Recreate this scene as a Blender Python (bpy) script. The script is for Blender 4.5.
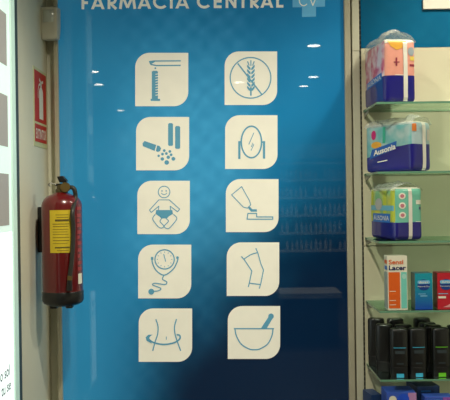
import bpy, bmesh, math, random
from mathutils import Vector, Matrix, Euler, noise
random.seed(7)
PI = math.pi
for o in list(bpy.data.objects):
    bpy.data.objects.remove(o)
S = bpy.context.scene
C = S.collection

# ------------------------------------------------------------ camera
F = 714.0                      # focal length in pixels of the 450x400 frame
CX, CY = 225.0, 196.0          # vanishing point of the depth direction
ROLL = math.radians(0.8)
EYE = 1.5                      # camera height
D = 3.0                        # distance to the blue panel
cam_d = bpy.data.cameras.new('camera')
cam_d.sensor_fit = 'HORIZONTAL'
cam_d.sensor_width = 36.0
cam_d.lens = F / 450.0 * 36.0
cam_d.shift_y = -(200.0 - CY) / 450.0
cam_d.clip_start = 0.05
cam = bpy.data.objects.new('camera', cam_d)
C.objects.link(cam)
cam.matrix_world = Matrix.Translation((0, 0, EYE)) @ Matrix.Rotation(PI/2, 4, 'X') @ Matrix.Rotation(-ROLL, 4, 'Z')
S.camera = cam

# ------------------------------------------------------------ world, exposure
S.view_settings.view_transform = 'Standard'
S.view_settings.look = 'None'
S.view_settings.gamma = 1.0
S.view_settings.use_curve_mapping = False
S.view_settings.exposure = 0.6
w = bpy.data.worlds.new('world'); S.world = w
w.use_nodes = True
w.node_tree.nodes['Background'].inputs[0].default_value = (0.80, 0.93, 1.0, 1)
w.node_tree.nodes['Background'].inputs[1].default_value = 0.9

CEIL = 2.75
# downlights: x, y, watts (the first ones are those mirrored in the blue panel)
LAMPS = [(0.757, 0.05, 20), (0.949, -1.53, 26), (0.92, -2.15, 100), (-1.28, -1.03, 16), (-1.37, -1.83, 16),
         (-1.47, -4.2, 10), (0.175, -1.83, 16),
         (1.02, 2.42, 25), (-0.02, 1.74, 62), (1.75, 1.7, 8)]  # middle one here is an unseen lamp added to brighten the left wall
LCOL = (1.0, 0.94, 0.78)

# ------------------------------------------------------------ helpers
def ray(px, py):
    u = (px - CX) / F; v = (CY - py) / F
    c, s = math.cos(ROLL), math.sin(ROLL)
    return u*c + v*s, -u*s + v*c
def W(px, py, Y=D):
    """pixel seen at depth Y -> world point"""
    u, v = ray(px, py)
    return Vector((u*Y, Y, EYE + v*Y))
def WX(px, py, X):
    """pixel seen on the wall plane x = X"""
    u, v = ray(px, py)
    Y = X / u
    return Vector((X, Y, EYE + v*Y))

def srgb(r, g, b):
    f = lambda c: (c/12.92 if c <= 0.04045 else ((c+0.055)/1.055)**2.4)
    return (f(r/255), f(g/255), f(b/255), 1.0)

MATS = {}
def mat(name, col, rough=0.5, metal=0.0, var=0.06, scale=30.0, coat=0.0, bump=0.0, spec=0.5, emit=0.0, crough=0.06):
    """principled material with a little procedural colour variation"""
    if name in MATS: return MATS[name]
    m = bpy.data.materials.new(name); m.use_nodes = True
    nt = m.node_tree; p = nt.nodes['Principled BSDF']
    tc = nt.nodes.new('ShaderNodeTexCoord')
    nz = nt.nodes.new('ShaderNodeTexNoise'); nz.inputs['Scale'].default_value = scale; nz.inputs['Detail'].default_value = 3
    nt.links.new(tc.outputs['Object'], nz.inputs['Vector'])
    mx = nt.nodes.new('ShaderNodeMix'); mx.data_type = 'RGBA'
    mx.inputs[6].default_value = (col[0]*(1-var), col[1]*(1-var), col[2]*(1-var), 1)
    mx.inputs[7].default_value = (min(1, col[0]*(1+var)), min(1, col[1]*(1+var)), min(1, col[2]*(1+var)), 1)
    nt.links.new(nz.outputs[0], mx.inputs[0])
    nt.links.new(mx.outputs[2], p.inputs['Base Color'])
    p.inputs['Roughness'].default_value = rough
    p.inputs['Metallic'].default_value = metal
    p.inputs['Specular IOR Level'].default_value = spec
    if coat:
        p.inputs['Coat Weight'].default_value = coat
        p.inputs['Coat Roughness'].default_value = crough
    if bump:
        b = nt.nodes.new('ShaderNodeBump'); b.inputs['Strength'].default_value = bump; b.inputs['Distance'].default_value = 0.002
        nt.links.new(nz.outputs[0], b.inputs['Height']); nt.links.new(b.outputs[0], p.inputs['Normal'])
    if emit:
        nt.links.new(mx.outputs[2], p.inputs['Emission Color'])
        p.inputs['Emission Strength'].default_value = emit
    MATS[name] = m
    return m

class MB:
    """collects faces for ONE mesh; material slots per face"""
    def __init__(s): s.v = []; s.f = []; s.m = []
    def add(s, vs, fs, mi=0):
        o = len(s.v); s.v += [tuple(p) for p in vs]
        for f in fs: s.f.append(tuple(o+i for i in f)); s.m.append(mi)
        return s
    def box(s, a, b, mi=0):
        x0, y0, z0 = a; x1, y1, z1 = b
        vs = [(x0,y0,z0),(x1,y0,z0),(x1,y1,z0),(x0,y1,z0),(x0,y0,z1),(x1,y0,z1),(x1,y1,z1),(x0,y1,z1)]
        return s.add(vs, [(0,3,2,1),(4,5,6,7),(0,1,5,4),(1,2,6,5),(2,3,7,6),(3,0,4,7)], mi)
    def lathe(s, prof, seg=32, mi=0, center=(0,0,0)):
        n = len(prof); vs = []
        for k in range(seg):
            a = 2*PI*k/seg
            for r, z in prof: vs.append((center[0]+r*math.cos(a), center[1]+r*math.sin(a), center[2]+z))
        fs = []
        for k in range(seg):
            k2 = (k+1) % seg
            for i in range(n-1):
                fs.append((k*n+i, k2*n+i, k2*n+i+1, k*n+i+1))
        fs.append(tuple(k*n for k in range(seg))[::-1]); fs.append(tuple(k*n+n-1 for k in range(seg)))
        return s.add(vs, fs, mi)
    def tube(s, pts, r, seg=10, mi=0):
        pts = [Vector(p) for p in pts]; n = len(pts); vs = []; fs = []
        up = None
        for i, p in enumerate(pts):
            t = (pts[min(i+1, n-1)] - pts[max(i-1, 0)]).normalized()
            if up is None:
                up = Vector((0,0,1)) if abs(t.z) < 0.9 else Vector((1,0,0))
            a = t.cross(up).normalized(); b = a.cross(t).normalized(); up = b
            rr = r[i] if isinstance(r, (list, tuple)) else r
            for k in range(seg):
                an = 2*PI*k/seg
                vs.append(p + a*rr*math.cos(an) + b*rr*math.sin(an))
        for i in range(n-1):
            for k in range(seg):
                k2 = (k+1) % seg
                fs.append((i*seg+k, i*seg+k2, (i+1)*seg+k2, (i+1)*seg+k))
        fs.append(tuple(range(seg))[::-1]); fs.append(tuple((n-1)*seg+k for k in range(seg)))
        return s.add(vs, fs, mi)
    def build(s, name, mats, parent=None, smooth=False, bevel=0.0, loc=None, fixn=True):
        me = bpy.data.meshes.new(name); me.from_pydata(s.v, [], s.f)
        if not isinstance(mats, (list, tuple)): mats = [mats]
        for m in mats: me.materials.append(m)
        for p, mi in zip(me.polygons, s.m):
            p.material_index = mi; p.use_smooth = smooth
        if fixn:
            bm = bmesh.new(); bm.from_mesh(me); bmesh.ops.recalc_face_normals(bm, faces=bm.faces); bm.to_mesh(me); bm.free()
        if smooth: me.set_sharp_from_angle(angle=math.radians(40))
        me.update()
        o = bpy.data.objects.new(name, me); C.objects.link(o)
        if parent: o.parent = parent
        if loc is not None: o.location = loc
        if bevel:
            b = o.modifiers.new('bevel', 'BEVEL'); b.width = bevel; b.segments = 2; b.limit_method = 'ANGLE'
        return o

def tag(o, label, cat=None, group=None, kind=None):
    if label: o['label'] = label
    if cat: o['category'] = cat
    if group: o['group'] = group
    if kind: o['kind'] = kind
    return o
def thing(name, label, cat, loc=(0,0,0), rz=0.0, group=None):
    o = bpy.data.objects.new(name, None); C.objects.link(o)
    o.location = loc; o.rotation_euler = (0, 0, rz); o.empty_display_size = 0.05
    return tag(o, label, cat, group)
def struct(o): o['kind'] = 'structure'; return o

def text_mesh(s, bold=0.0, spacing=1.0):
    """text as flat (verts, faces), scaled so the box is x 0..1, y 0..1; also its aspect"""
    cu = bpy.data.curves.new('txt', 'FONT'); cu.body = s; cu.resolution_u = 3; cu.offset = bold; cu.space_character = spacing
    ob = bpy.data.objects.new('txt', cu)
    me = bpy.data.meshes.new_from_object(ob)
    vs = [v.co.copy() for v in me.vertices]; fs = [tuple(p.vertices) for p in me.polygons]
    bpy.data.objects.remove(ob); bpy.data.meshes.remove(me); bpy.data.curves.remove(cu)
    x0 = min(v.x for v in vs); x1 = max(v.x for v in vs); y0 = min(v.y for v in vs); y1 = max(v.y for v in vs)
    return [((v.x-x0)/(x1-x0), (v.y-y0)/(y1-y0)) for v in vs], fs, (x1-x0)/(y1-y0)

# flat drawing helpers: all return (verts2d, faces)
class Draw:
    def __init__(s): s.v = []; s.f = []; s.shared = {}
    def _a(s, vs, fs):
        o = len(s.v); s.v += vs; s.f += [tuple(o+i for i in f) for f in fs]; return s
    def poly(s, pts): return s._a(list(pts), [tuple(range(len(pts)))])
    def disc(s, x, y, r, n=14): return s.poly([(x+r*math.cos(2*PI*k/n), y+r*math.sin(2*PI*k/n)) for k in range(n)])
    def line(s, pts, wd, closed=False):
        pts = list(pts)
        if closed: pts = pts + [pts[0]]
        for (x0, y0), (x1, y1) in zip(pts, pts[1:]):
            L = math.hypot(x1-x0, y1-y0) or 1e-6; nx, ny = -(y1-y0)/L*wd/2, (x1-x0)/L*wd/2
            s.poly([(x0+nx, y0+ny), (x0-nx, y0-ny), (x1-nx, y1-ny), (x1+nx, y1+ny)])
        for x, y in pts[1:-1] if not closed else pts[:-1]: s.disc(x, y, wd/2, 8)
        return s
    def ring(s, cx, cy, rx, ry, wd, a0=0, a1=2*PI, n=40):
        P = []
        for k in range(n+1):
            a = a0+(a1-a0)*k/n
            P.append((cx+(rx+wd/2)*math.cos(a), cy+(ry+wd/2)*math.sin(a))); P.append((cx+(rx-wd/2)*math.cos(a), cy+(ry-wd/2)*math.sin(a)))
        for k in range(len(P)): s.shared[len(s.v)+k] = True
        return s._a(P, [(2*k, 2*k+1, 2*k+3, 2*k+2) for k in range(n)])
    def curve(s, pts, wd, n=6):
        """Catmull-Rom through pts"""
        return s.line(smooth_pts(pts, n), wd)
def smooth_pts(pts, n=6):
    P = [pts[0]] + list(pts) + [pts[-1]]; out = []
    for i in range(1, len(P)-2):
        for k in range(n):
            t = k/n
            out.append(tuple(0.5*((2*P[i][d]) + (-P[i-1][d]+P[i+1][d])*t + (2*P[i-1][d]-5*P[i][d]+4*P[i+1][d]-P[i+2][d])*t*t
                       + (-P[i-1][d]+3*P[i][d]-3*P[i+1][d]+P[i+2][d])*t**3) for d in range(len(P[0]))))
    out.append(tuple(pts[-1])); return out

# ------------------------------------------------------------ materials
M_wall = mat('wall_paint', srgb(222, 220, 198), 0.7, var=0.03, scale=6)
M_ceil = mat('ceiling_paint', srgb(170, 168, 155), 0.8, var=0.03, scale=6)
M_floor = mat('floor_tile', srgb(92, 84, 72), 0.35, var=0.2, scale=4)
M_frame = mat('champagne_aluminium', srgb(184, 178, 154), 0.4, metal=0.0, var=0.06, scale=40)
M_up = mat('upright_enamel', srgb(205, 202, 178), 0.45, var=0.03)
M_dark = mat('dark_slot', srgb(30, 30, 26), 0.7)
M_cream = mat('cream_laminate', srgb(216, 210, 180), 0.4, var=0.03, scale=8)
M_white = mat('white_print', srgb(236, 232, 214), 0.45, var=0.03)
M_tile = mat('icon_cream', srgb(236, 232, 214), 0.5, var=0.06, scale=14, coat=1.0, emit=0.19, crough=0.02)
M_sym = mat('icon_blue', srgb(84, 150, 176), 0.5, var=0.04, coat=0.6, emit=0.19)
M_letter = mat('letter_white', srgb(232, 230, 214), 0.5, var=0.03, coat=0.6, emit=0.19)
M_black = mat('black_plastic', srgb(22, 22, 22), 0.35)
M_red = mat('extinguisher_red', srgb(102, 9, 15), 0.28, var=0.06, coat=0.6)
M_brass = mat('brass', srgb(120, 100, 56), 0.45, metal=0.6)
M_yel = mat('label_yellow', srgb(214, 188, 40), 0.5)
M_ink = mat('ink_dark', srgb(40, 36, 20), 0.6)
M_navy = mat('film_navy', srgb(28, 24, 120), 0.3, coat=0.7)

# ------------------------------------------------------------ structure
struct(MB().box((-2.75, -4.75, -0.1), (2.65, 3.3, 0)).build('floor', M_floor))
struct(MB().box((-2.75, -4.75, CEIL), (2.65, 3.3, CEIL+0.1)).build('ceiling', M_ceil))
struct(MB().box((-0.90, 3.035, 0), (2.65, 3.25, CEIL)).build('wall_back', M_wall))
XL = -0.748
struct(MB().box((-0.90, 2.185, 0), (XL, 3.035, CEIL)).build('wall_left', M_wall))
struct(MB().box((2.5, -4.6, 0), (2.65, 3.035, CEIL)).build('wall_right', M_wall))
struct(MB().box((-2.75, -4.75, 0), (2.65, -4.6, CEIL)).build('wall_front', mat('shop_wall', srgb(120, 118, 108), 0.8)))
# shop front with a large window to the far left, and the return wall beside it
mb = MB(); mb.box((-2.75, -4.6, 0), (-2.6, -3.4, CEIL)); mb.box((-2.75, 1.4, 0), (-2.6, 3.25, CEIL))
mb.box((-2.75, -3.4, 0), (-2.6, 1.4, 0.4)); mb.box((-2.75, -3.4, 2.5), (-2.6, 1.4, CEIL))
struct(mb.build('wall_entrance', M_wall))
struct(MB().box((-2.6, 3.1, 0), (-0.90, 3.25, CEIL)).build('wall_entrance_back', M_wall))
win = struct(thing('window_1', None, None, (-2.67, -1.0, 0.4)))
mb = MB()
for y in (-2.4, -0.8, 0.8, 2.36): mb.box((-0.03, y, 0), (0.03, y+0.05, 2.1))
mb.box((-0.03, -2.4, 0), (0.03, 2.4, 0.05)); mb.box((-0.03, -2.4, 2.05), (0.03, 2.4, 2.1))
mb.build('window_frame', M_frame, win)

# ------------------------------------------------------------ ceiling lamps
M_lamp = bpy.data.materials.new('lamp_glow'); M_lamp.use_nodes = True
_p = M_lamp.node_tree.nodes['Principled BSDF']; _p.inputs['Emission Color'].default_value = (1.0, 0.93, 0.78, 1); _p.inputs['Emission Strength'].default_value = 22.0
M_lring = mat('lamp_ring', srgb(200, 200, 195), 0.3, metal=0.6)
for i, (x, y, wt) in enumerate(LAMPS):
    t = thing('recessed_downlight', 'small round recessed downlight in the shop ceiling', 'downlight', (x, y, CEIL), 0, 'ceiling downlights')
    MB().lathe([(0.066, 0), (0.066, -0.008), (0.055, -0.010), (0.055, 0)], 24).build('trim_ring', M_lring, t, True)
    MB().lathe([(0.0005, -0.004), (0.055, -0.004), (0.055, -0.001), (0.0005, -0.001)], 20).build('bulb_face', M_lamp, t)
    ld = bpy.data.lights.new('downlight_beam', 'SPOT'); ld.energy = wt; ld.color = LCOL; ld.spot_size = math.radians(150); ld.spot_blend = 0.8
    ld.shadow_soft_size = 0.035
    lo = bpy.data.objects.new('downlight_beam', ld); C.objects.link(lo); lo.parent = t; lo.location = (0, 0, -0.045)

# ------------------------------------------------------------ blue printed panel
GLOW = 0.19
def blue_print(name, cx, cz, wd, ht, glow=0.0, c_lo=srgb(18, 110, 160), c_hi=srgb(42, 138, 188), c_spot=srgb(84, 176, 222)):
    """printed blue artwork: soft quilted spots, azure to navy, under gloss"""
    m = bpy.data.materials.new(name); m.use_nodes = True
    nt = m.node_tree; N = nt.nodes; L = nt.links; p = N['Principled BSDF']
    tc = N.new('ShaderNodeTexCoord'); sp = N.new('ShaderNodeSeparateXYZ'); L.new(tc.outputs['Object'], sp.inputs[0])
    def math_(op, a, b=None, clamp=False):
        n = N.new('ShaderNodeMath'); n.operation = op; n.use_clamp = clamp
        for i, q in enumerate((a, b)):
            if q is None: continue
            if isinstance(q, (int, float)): n.inputs[i].default_value = q
            else: L.new(q, n.inputs[i])
        return n.outputs[0]
    def ss(x, a, b):
        n = N.new('ShaderNodeMapRange'); n.interpolation_type = 'SMOOTHSTEP'
        L.new(x, n.inputs[0]); n.inputs[1].default_value = a; n.inputs[2].default_value = b
        return n.outputs[0]
    u = math_('MULTIPLY_ADD', sp.outputs[0], 1.0/wd); N[-1].inputs[2].default_value = -cx/wd + 0.5      # 0..1 left to right
    v = math_('MULTIPLY_ADD', sp.outputs[2], -1.0/ht); N[-1].inputs[2].default_value = cz/ht + 0.5      # 0..1 downwards
    nz = N.new('ShaderNodeTexNoise'); nz.inputs['Scale'].default_value = 3.2; nz.inputs['Detail'].default_value = 2; L.new(tc.outputs['Object'], nz.inputs[0])
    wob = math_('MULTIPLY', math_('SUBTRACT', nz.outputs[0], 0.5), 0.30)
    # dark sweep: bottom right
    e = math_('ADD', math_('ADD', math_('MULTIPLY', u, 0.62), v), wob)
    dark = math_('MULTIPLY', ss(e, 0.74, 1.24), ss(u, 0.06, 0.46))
    # quilted spots (diagonal lattice) strongest in the middle
    k = 2*PI/0.098
    n3 = N.new('ShaderNodeTexNoise'); n3.inputs['Scale'].default_value = 9; n3.inputs['Detail'].default_value = 1; L.new(tc.outputs['Object'], n3.inputs[0])
    jig = math_('MULTIPLY', math_('SUBTRACT', n3.outputs[0], 0.5), 0.07)
    a = math_('SINE', math_('MULTIPLY', math_('ADD', sp.outputs[0], jig), k))
    b = math_('SINE', math_('MULTIPLY', math_('SUBTRACT', sp.outputs[2], jig), k))
    n2 = N.new('ShaderNodeTexNoise'); n2.inputs['Scale'].default_value = 22; n2.inputs['Detail'].default_value = 1; L.new(tc.outputs['Object'], n2.inputs[0])
    q = math_('MULTIPLY', math_('ADD', math_('MULTIPLY', a, b), 1.0), math_('MULTIPLY', n2.outputs[0], 1.4))
    du = math_('SUBTRACT', u, 0.46); mid = math_('SUBTRACT', 1.0, ss(math_('MULTIPLY', du, du), 0.0, 0.10))
    q = math_('MULTIPLY', math_('MULTIPLY', q, mid), 0.13)
    def mixc(f, c0, c1):
        n = N.new('ShaderNodeMix'); n.data_type = 'RGBA'; L.new(f, n.inputs[0])
        for i, c in ((6, c0), (7, c1)):
            if isinstance(c, tuple): n.inputs[i].default_value = c
            else: L.new(c, n.inputs[i])
        return n.outputs[2]
    base = mixc(nz.outputs[0], c_lo, c_hi)
    if glow: base = mixc(math_('MULTIPLY', math_('SUBTRACT', 1.0, ss(u, 0.0, 0.40)), 0.45), base, srgb(66, 158, 204))  # haze of the reflected left wall, mixed into the colour on the left side
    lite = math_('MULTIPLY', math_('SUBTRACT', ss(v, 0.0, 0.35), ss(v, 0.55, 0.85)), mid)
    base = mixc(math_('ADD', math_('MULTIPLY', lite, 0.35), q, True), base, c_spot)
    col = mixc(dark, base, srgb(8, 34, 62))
    L.new(col, p.inputs['Base Color'])
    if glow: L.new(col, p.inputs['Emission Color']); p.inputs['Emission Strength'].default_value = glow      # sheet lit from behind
    p.inputs['Roughness'].default_value = 0.6; p.inputs['Specular IOR Level'].default_value = 0.0
    p.inputs['Coat Weight'].default_value = 1.0; p.inputs['Coat Roughness'].default_value = 0.015; p.inputs['Coat IOR'].default_value = 1.5
    return m
PX0, PX1 = W(60.5, 196).x, W(346, 196).x
PZ0, PZ1 = 0.06, 2.60
zt, zb = W(205, 0).z, W(205, 400).z
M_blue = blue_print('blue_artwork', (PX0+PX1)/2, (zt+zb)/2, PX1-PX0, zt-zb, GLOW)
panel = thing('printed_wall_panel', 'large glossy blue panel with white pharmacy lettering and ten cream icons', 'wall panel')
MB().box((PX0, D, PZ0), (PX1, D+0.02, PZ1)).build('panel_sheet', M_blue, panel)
for xa, xb in ((PX0-0.018, PX0), (PX1, PX1+0.026)):
    MB().box((xa, D-0.016, PZ0-0.02), (xb, D+0.034, PZ1+0.02)).build('frame_strip', M_frame, panel, bevel=0.003)
for za, zb_ in ((PZ0-0.03, PZ0), (PZ1, PZ1+0.03)):
    MB().box((PX0, D-0.012, za), (PX1, D+0.034, zb_)).build('frame_rail', M_frame, panel)

def flat(name, dr, m, parent, Y, label=None, thick=None):
    """2-D drawing in photo pixels -> flat print on the panel plane, drawn at depth Y"""
    mb = MB(); vs = [W(x, y, D) for x, y in dr.v]
    for v in vs: v.y = Y
    if not thick and len(dr.f) > 1:                  # overlapping strokes lie a hair apart, like coats of ink
        for i, f in enumerate(dr.f):
            for k in f: vs[k].y = min(vs[k].y, Y - 6e-6*i) if not dr.shared.get(k) else vs[k].y
    if thick:
        n = len(vs); back = [Vector((v.x, Y+thick, v.z)) for v in vs]; fs = list(dr.f)
        for f in dr.f: fs += [(f[i], f[(i+1) % len(f)], n+f[(i+1) % len(f)], n+f[i]) for i in range(len(f))]
        mb.add(vs+back, fs)
    else: mb.add(vs, dr.f)
    o = mb.build(name, m, parent, fixn=False)
    me = o.data
    # face the room
    for p in me.polygons:
        if not thick and p.normal.y > 0: p.flip()
    me.update()
    if label: o['label'] = label
    return o

# lettering: geometric capitals in strokes, each x-extent read from the photograph
CAP = 13.8
def letter(ch, x0, x1):
    base = 9.3 - (x0-82)*0.0085; top = base - CAP; h = CAP; wd = x1-x0; s = 2.7; d = Draw(); e = s/2
    L_ = x0+e; R_ = x1-e
    if ch == 'F': d.line([(L_, base), (L_, top)], s); d.line([(L_, top+e), (x1, top+e)], s); d.line([(L_, base-h*0.47), (x1-0.8, base-h*0.47)], s)
    if ch == 'E':
        d.line([(L_, base), (L_, top)], s)
        for yy in (top+e, base-h*0.5, base-e): d.line([(L_, yy), (x1, yy)], s)
    if ch == 'L': d.line([(L_, base), (L_, top)], s); d.line([(L_, base-e), (x1, base-e)], s)
    if ch == 'I': d.line([(L_, base), (L_, top)], s)
    if ch == 'T': d.line([((x0+x1)/2, base), ((x0+x1)/2, top)], s); d.line([(x0, top+e), (x1, top+e)], s)
    if ch == 'A':
        m_ = (x0+x1)/2
        d.poly([(x0, base), (x0+3.0, base), (m_+0.4, top+3), (m_+1.3, top), (m_-1.3, top)])
        d.poly([(x1, base), (x1-3.0, base), (m_-0.4, top+3), (m_-1.3, top), (m_+1.3, top)])
        d.line([(x0+3.2, base-h*0.26), (x1-3.2, base-h*0.26)], 2.2)
    if ch == 'M':
        q = wd*0.16
        d.line([(x0+e, base), (x0+q+e*0.4, top)], s); d.line([(x1-e, base), (x1-q-e*0.4, top)], s)
        d.line([(x0+q+e*0.6, top+1), ((x0+x1)/2, base-1.2)], s*0.95); d.line([(x1-q-e*0.6, top+1), ((x0+x1)/2, base-1.2)], s*0.95)
    if ch == 'N': d.line([(L_, base), (L_, top)], s); d.line([(R_, base), (R_, top)], s); d.line([(L_, top+1), (R_, base-1)], s)
    if ch == 'R':
        d.line([(L_, base), (L_, top)], s)
        r = h*0.26; xm = x1-r-1.2
        d.line([(L_, top+e), (xm, top+e)], s); d.line([(L_, top+2*r+e*0.6), (xm, top+2*r+e*0.6)], s)
        d.ring(xm, top+e+(r-e*0.2), r-e*0.2, r-e*0.2, s, -PI/2, PI/2, 12)
        d.line([(xm-1.2, top+2*r+e), (x1-e*0.4, base)], s)
    if ch == 'C':
        d.ring((x0+x1)/2+wd*0.08, (base+top)/2, wd*0.58-e, h/2-e+0.3, s, 0.75, 2*PI-0.75, 24)
    return d
words = [('F', 81.6, 88.8), ('A', 91.0, 104.7), ('R', 107.7, 116.8), ('M', 119.0, 136.2), ('A', 137.6, 151.2), ('C', 153.0, 166.4), ('I', 170.0, 172.7), ('A', 175.4, 189.2),
         ('C', 196.8, 209.8), ('E', 213.8, 221.6), ('N', 225.6, 236.4), ('T', 238.4, 247.6), ('R', 250.2, 258.8), ('A', 260.4, 273.4), ('L', 276.2, 283.4)]
for ch, a, b in words:
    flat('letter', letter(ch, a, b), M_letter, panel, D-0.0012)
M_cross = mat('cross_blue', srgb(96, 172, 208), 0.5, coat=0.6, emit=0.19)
d = Draw(); d.poly([(292.5, 7.4), (292.5, -6.5), (302.2, -6.6), (302.2, -16), (316.0, -16.1), (316.0, -6.8), (325, -6.9), (325, 6.6), (316.0, 7.0), (316.0, 16.6), (302.0, 17.0), (302.0, 7.3)])
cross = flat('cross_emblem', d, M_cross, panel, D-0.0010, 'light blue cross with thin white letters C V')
d = Draw(); d.ring(303.6, 0.6, 4.3, 5.2, 1.0, 0.7, 2*PI-0.7, 20); d.line([(309.0, -4.4), (312.8, 5.6), (316.8, -4.6)], 1.0)
flat('cross_letters', d, M_letter, cross, D-0.0018)

# icon tiles ----------------------------------------------------------
K = 400.0/70.0
def tile_shape(ox, oy, x0, y0, x1, y1, r=82):
    pts = []
    for k in range(11):
        a = PI + (PI/2)*k/10; pts.append((x0+r+r*math.cos(a), y0+r+r*math.sin(a)))
    pts.append((x1, y0))
    for k in range(11):
        a = (PI/2)*k/10; pts.append((x1-r+r*math.cos(a), y1-r+r*math.sin(a)))
    pts.append((x0, y1))
    d = Draw(); d.poly([(ox+x/K, oy+y/K) for x, y in pts]); return d
def icon(name, label, ox, oy, box, draw):
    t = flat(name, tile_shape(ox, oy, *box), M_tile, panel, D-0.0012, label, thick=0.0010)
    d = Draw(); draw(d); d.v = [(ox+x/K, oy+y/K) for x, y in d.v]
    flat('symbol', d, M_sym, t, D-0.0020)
    return t
def i_test(d):
    d.line([(290, 91), (140, 92), (112, 95), (120, 112), (150, 118), (290, 117)], 7); d.poly([(110, 93), (150, 91), (135, 102), (120, 110)])
    d.disc(145, 133, 5); d.poly([(125, 152), (133, 148), (152, 148), (160, 152), (160, 308), (125, 308)]); d.line([(118, 314), (172, 314)], 12)
def i_test_marks(t_, ox, oy):
    d = Draw()
    for k in range(9): d.line([(146, 168+k*15), (162, 165+k*15)], 4.5)
    d.v = [(ox+x/K, oy+y/K) for x, y in d.v]; flat('scale_marks', d, M_tile, t_, D-0.0024)
t = icon('cylinder_icon', 'cream tile with measuring cylinder and dropper symbol', 130, 45, (30, 45, 333, 350), i_test); i_test_marks(t, 130, 45)
def i_wheat(d):
    d.ring(203, 188, 116, 116, 7, n=56); d.line([(130, 106), (268, 284)], 8); d.line([(205, 240), (205, 290)], 9)
    for k in range(6):
        y = 118+k*24
        for s in (-1, 1): d.poly([(205+s*2, y+14), (205+s*21, y-6), (205+s*22, y+8), (205+s*12, y+22), (205+s*2, y+26)])
    d.line([(205, 88), (205, 120)], 6); d.line([(186, 94), (195, 118)], 6); d.line([(224, 94), (215, 118)], 6)
icon('gluten_free_icon', 'cream tile with crossed-out wheat ear symbol', 215, 45, (55, 37, 355, 343), i_wheat)
def i_caps(d):
    for x0, x1, y0, y1 in ((218, 246, 75, 205), (258, 287, 92, 222)):
        d.poly([(x0, y0+6), (x0+6, y0), (x1-6, y0), (x1, y0+6), (x1, y1-5), (x1-5, y1), (x0+5, y1), (x0, y1-5)])
    d.poly([(72, 190), (84, 177), (150, 200), (141, 234), (74, 207)]); d.poly([(155, 203), (168, 205), (178, 220), (172, 235), (160, 240), (148, 235)])
    for x, y, r in ((196, 232, 8), (228, 237, 8), (186, 252, 8), (208, 249, 8), (235, 256, 8), (164, 262, 7), (185, 280, 10), (219, 270, 10), (248, 279, 11), (210, 300, 13)): d.disc(x, y, r)
icon('capsule_icon', 'cream tile with capsules and spilled granules symbol', 130, 110, (35, 40, 338, 345), i_caps)
def i_mirror(d):
    d.ring(208, 183, 58, 90, 9, n=44); d.line([(139, 178), (139, 280)], 13); d.line([(280, 178), (280, 278)], 13); d.line([(139, 184), (150, 184)], 10); d.line([(268, 184), (280, 184)], 10)
    for a in (((222, 130), (193, 197)), ((217, 188), (207, 212)), ((222, 196), (206, 232))): d.line(a, 4)
icon('mirror_icon', 'cream tile with oval standing mirror symbol', 215, 110, (58, 30, 357, 337), i_mirror)
def i_baby(d):
    d.ring(195, 97, 33, 33, 5, n=30); d.ring(195, 98, 16, 14, 4, 0.3, PI-0.3, 10); d.disc(183, 91, 4); d.disc(207, 91, 4)
    d.line([(165, 142), (112, 200), (122, 214), (165, 178), (163, 200)], 5); d.line([(165, 142), (225, 142)], 4); d.line([(225, 142), (284, 195), (272, 210), (230, 178), (232, 200)], 5)
    d.poly([(150, 200), (242, 200), (246, 222), (222, 236), (210, 250), (195, 247), (180, 250), (170, 238), (146, 222)])
    d.curve([(145, 224), (130, 250), (150, 282), (168, 300), (185, 302), (193, 290), (172, 266), (180, 250)], 5); d.curve([(248, 224), (268, 248), (245, 282), (222, 305), (203, 302), (197, 290), (220, 264), (208, 250)], 5)
icon('baby_icon', 'cream tile with baby in a nappy symbol', 130, 175, (42, 33, 342, 338), i_baby)
def i_brush(d):
    d.line([(95, 142), (152, 95), (197, 175), (204, 200), (185, 218), (162, 212), (150, 200)], 5, True); d.poly([(192, 205), (205, 215), (212, 224), (238, 224), (240, 238), (206, 238), (190, 220)])
    d.line([(183, 281), (188, 248), (238, 248), (238, 268), (330, 268), (330, 281)], 6, True)
icon('toothpaste_icon', 'cream tile with toothpaste tube and toothbrush symbol', 215, 170, (62, 52, 363, 355), i_brush)
def i_gauge(d):
    d.ring(198, 122, 55, 55, 7, n=40); d.line([(204, 134), (193, 92)], 5)
    for k in range(12): a = k*PI/6; d.line([(198+38*math.cos(a), 122+38*math.sin(a)), (198+45*math.cos(a), 122+45*math.sin(a))], 3)
    d.curve([(128, 112), (128, 140), (150, 185), (195, 212), (245, 180), (268, 140), (275, 115)], 7); d.line([(127, 108), (127, 124)], 14); d.line([(265, 110), (278, 114)], 14)
    d.curve([(195, 212), (186, 235), (210, 250), (200, 265), (145, 258), (130, 268), (175, 286), (165, 300), (125, 305)], 6); d.disc(122, 306, 17)
icon('blood_pressure_icon', 'cream tile with pressure gauge and stethoscope symbol', 130, 238, (47, 38, 350, 345), i_gauge)
def i_knee(d):
    d.curve([(165, 138), (205, 112), (245, 100)], 6); d.line([(150, 122), (168, 142), (210, 205), (197, 270), (190, 297)], 6); d.line([(233, 75), (245, 103), (262, 165), (277, 200), (262, 275), (253, 306)], 6); d.line([(197, 275), (262, 283)], 6)
icon('knee_icon', 'cream tile with bent knee support symbol', 215, 235, (67, 42, 367, 348), i_knee)
def i_waist(d):
    d.curve([(148, 110), (160, 150), (158, 195), (145, 235), (130, 290)], 7); d.curve([(266, 108), (255, 150), (257, 190), (270, 235), (290, 290)], 7)
    d.curve([(118, 200), (103, 214), (130, 240), (190, 253), (250, 244), (284, 222), (284, 202), (268, 198)], 9); d.poly([(130, 197), (105, 198), (90, 212), (95, 232), (125, 248), (118, 232), (110, 216), (116, 206)])
    d.line([(208, 208), (208, 226)], 4)
icon('waist_icon', 'cream tile with slim waist and tape measure symbol', 130, 300, (50, 48, 355, 353), i_waist)
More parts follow.
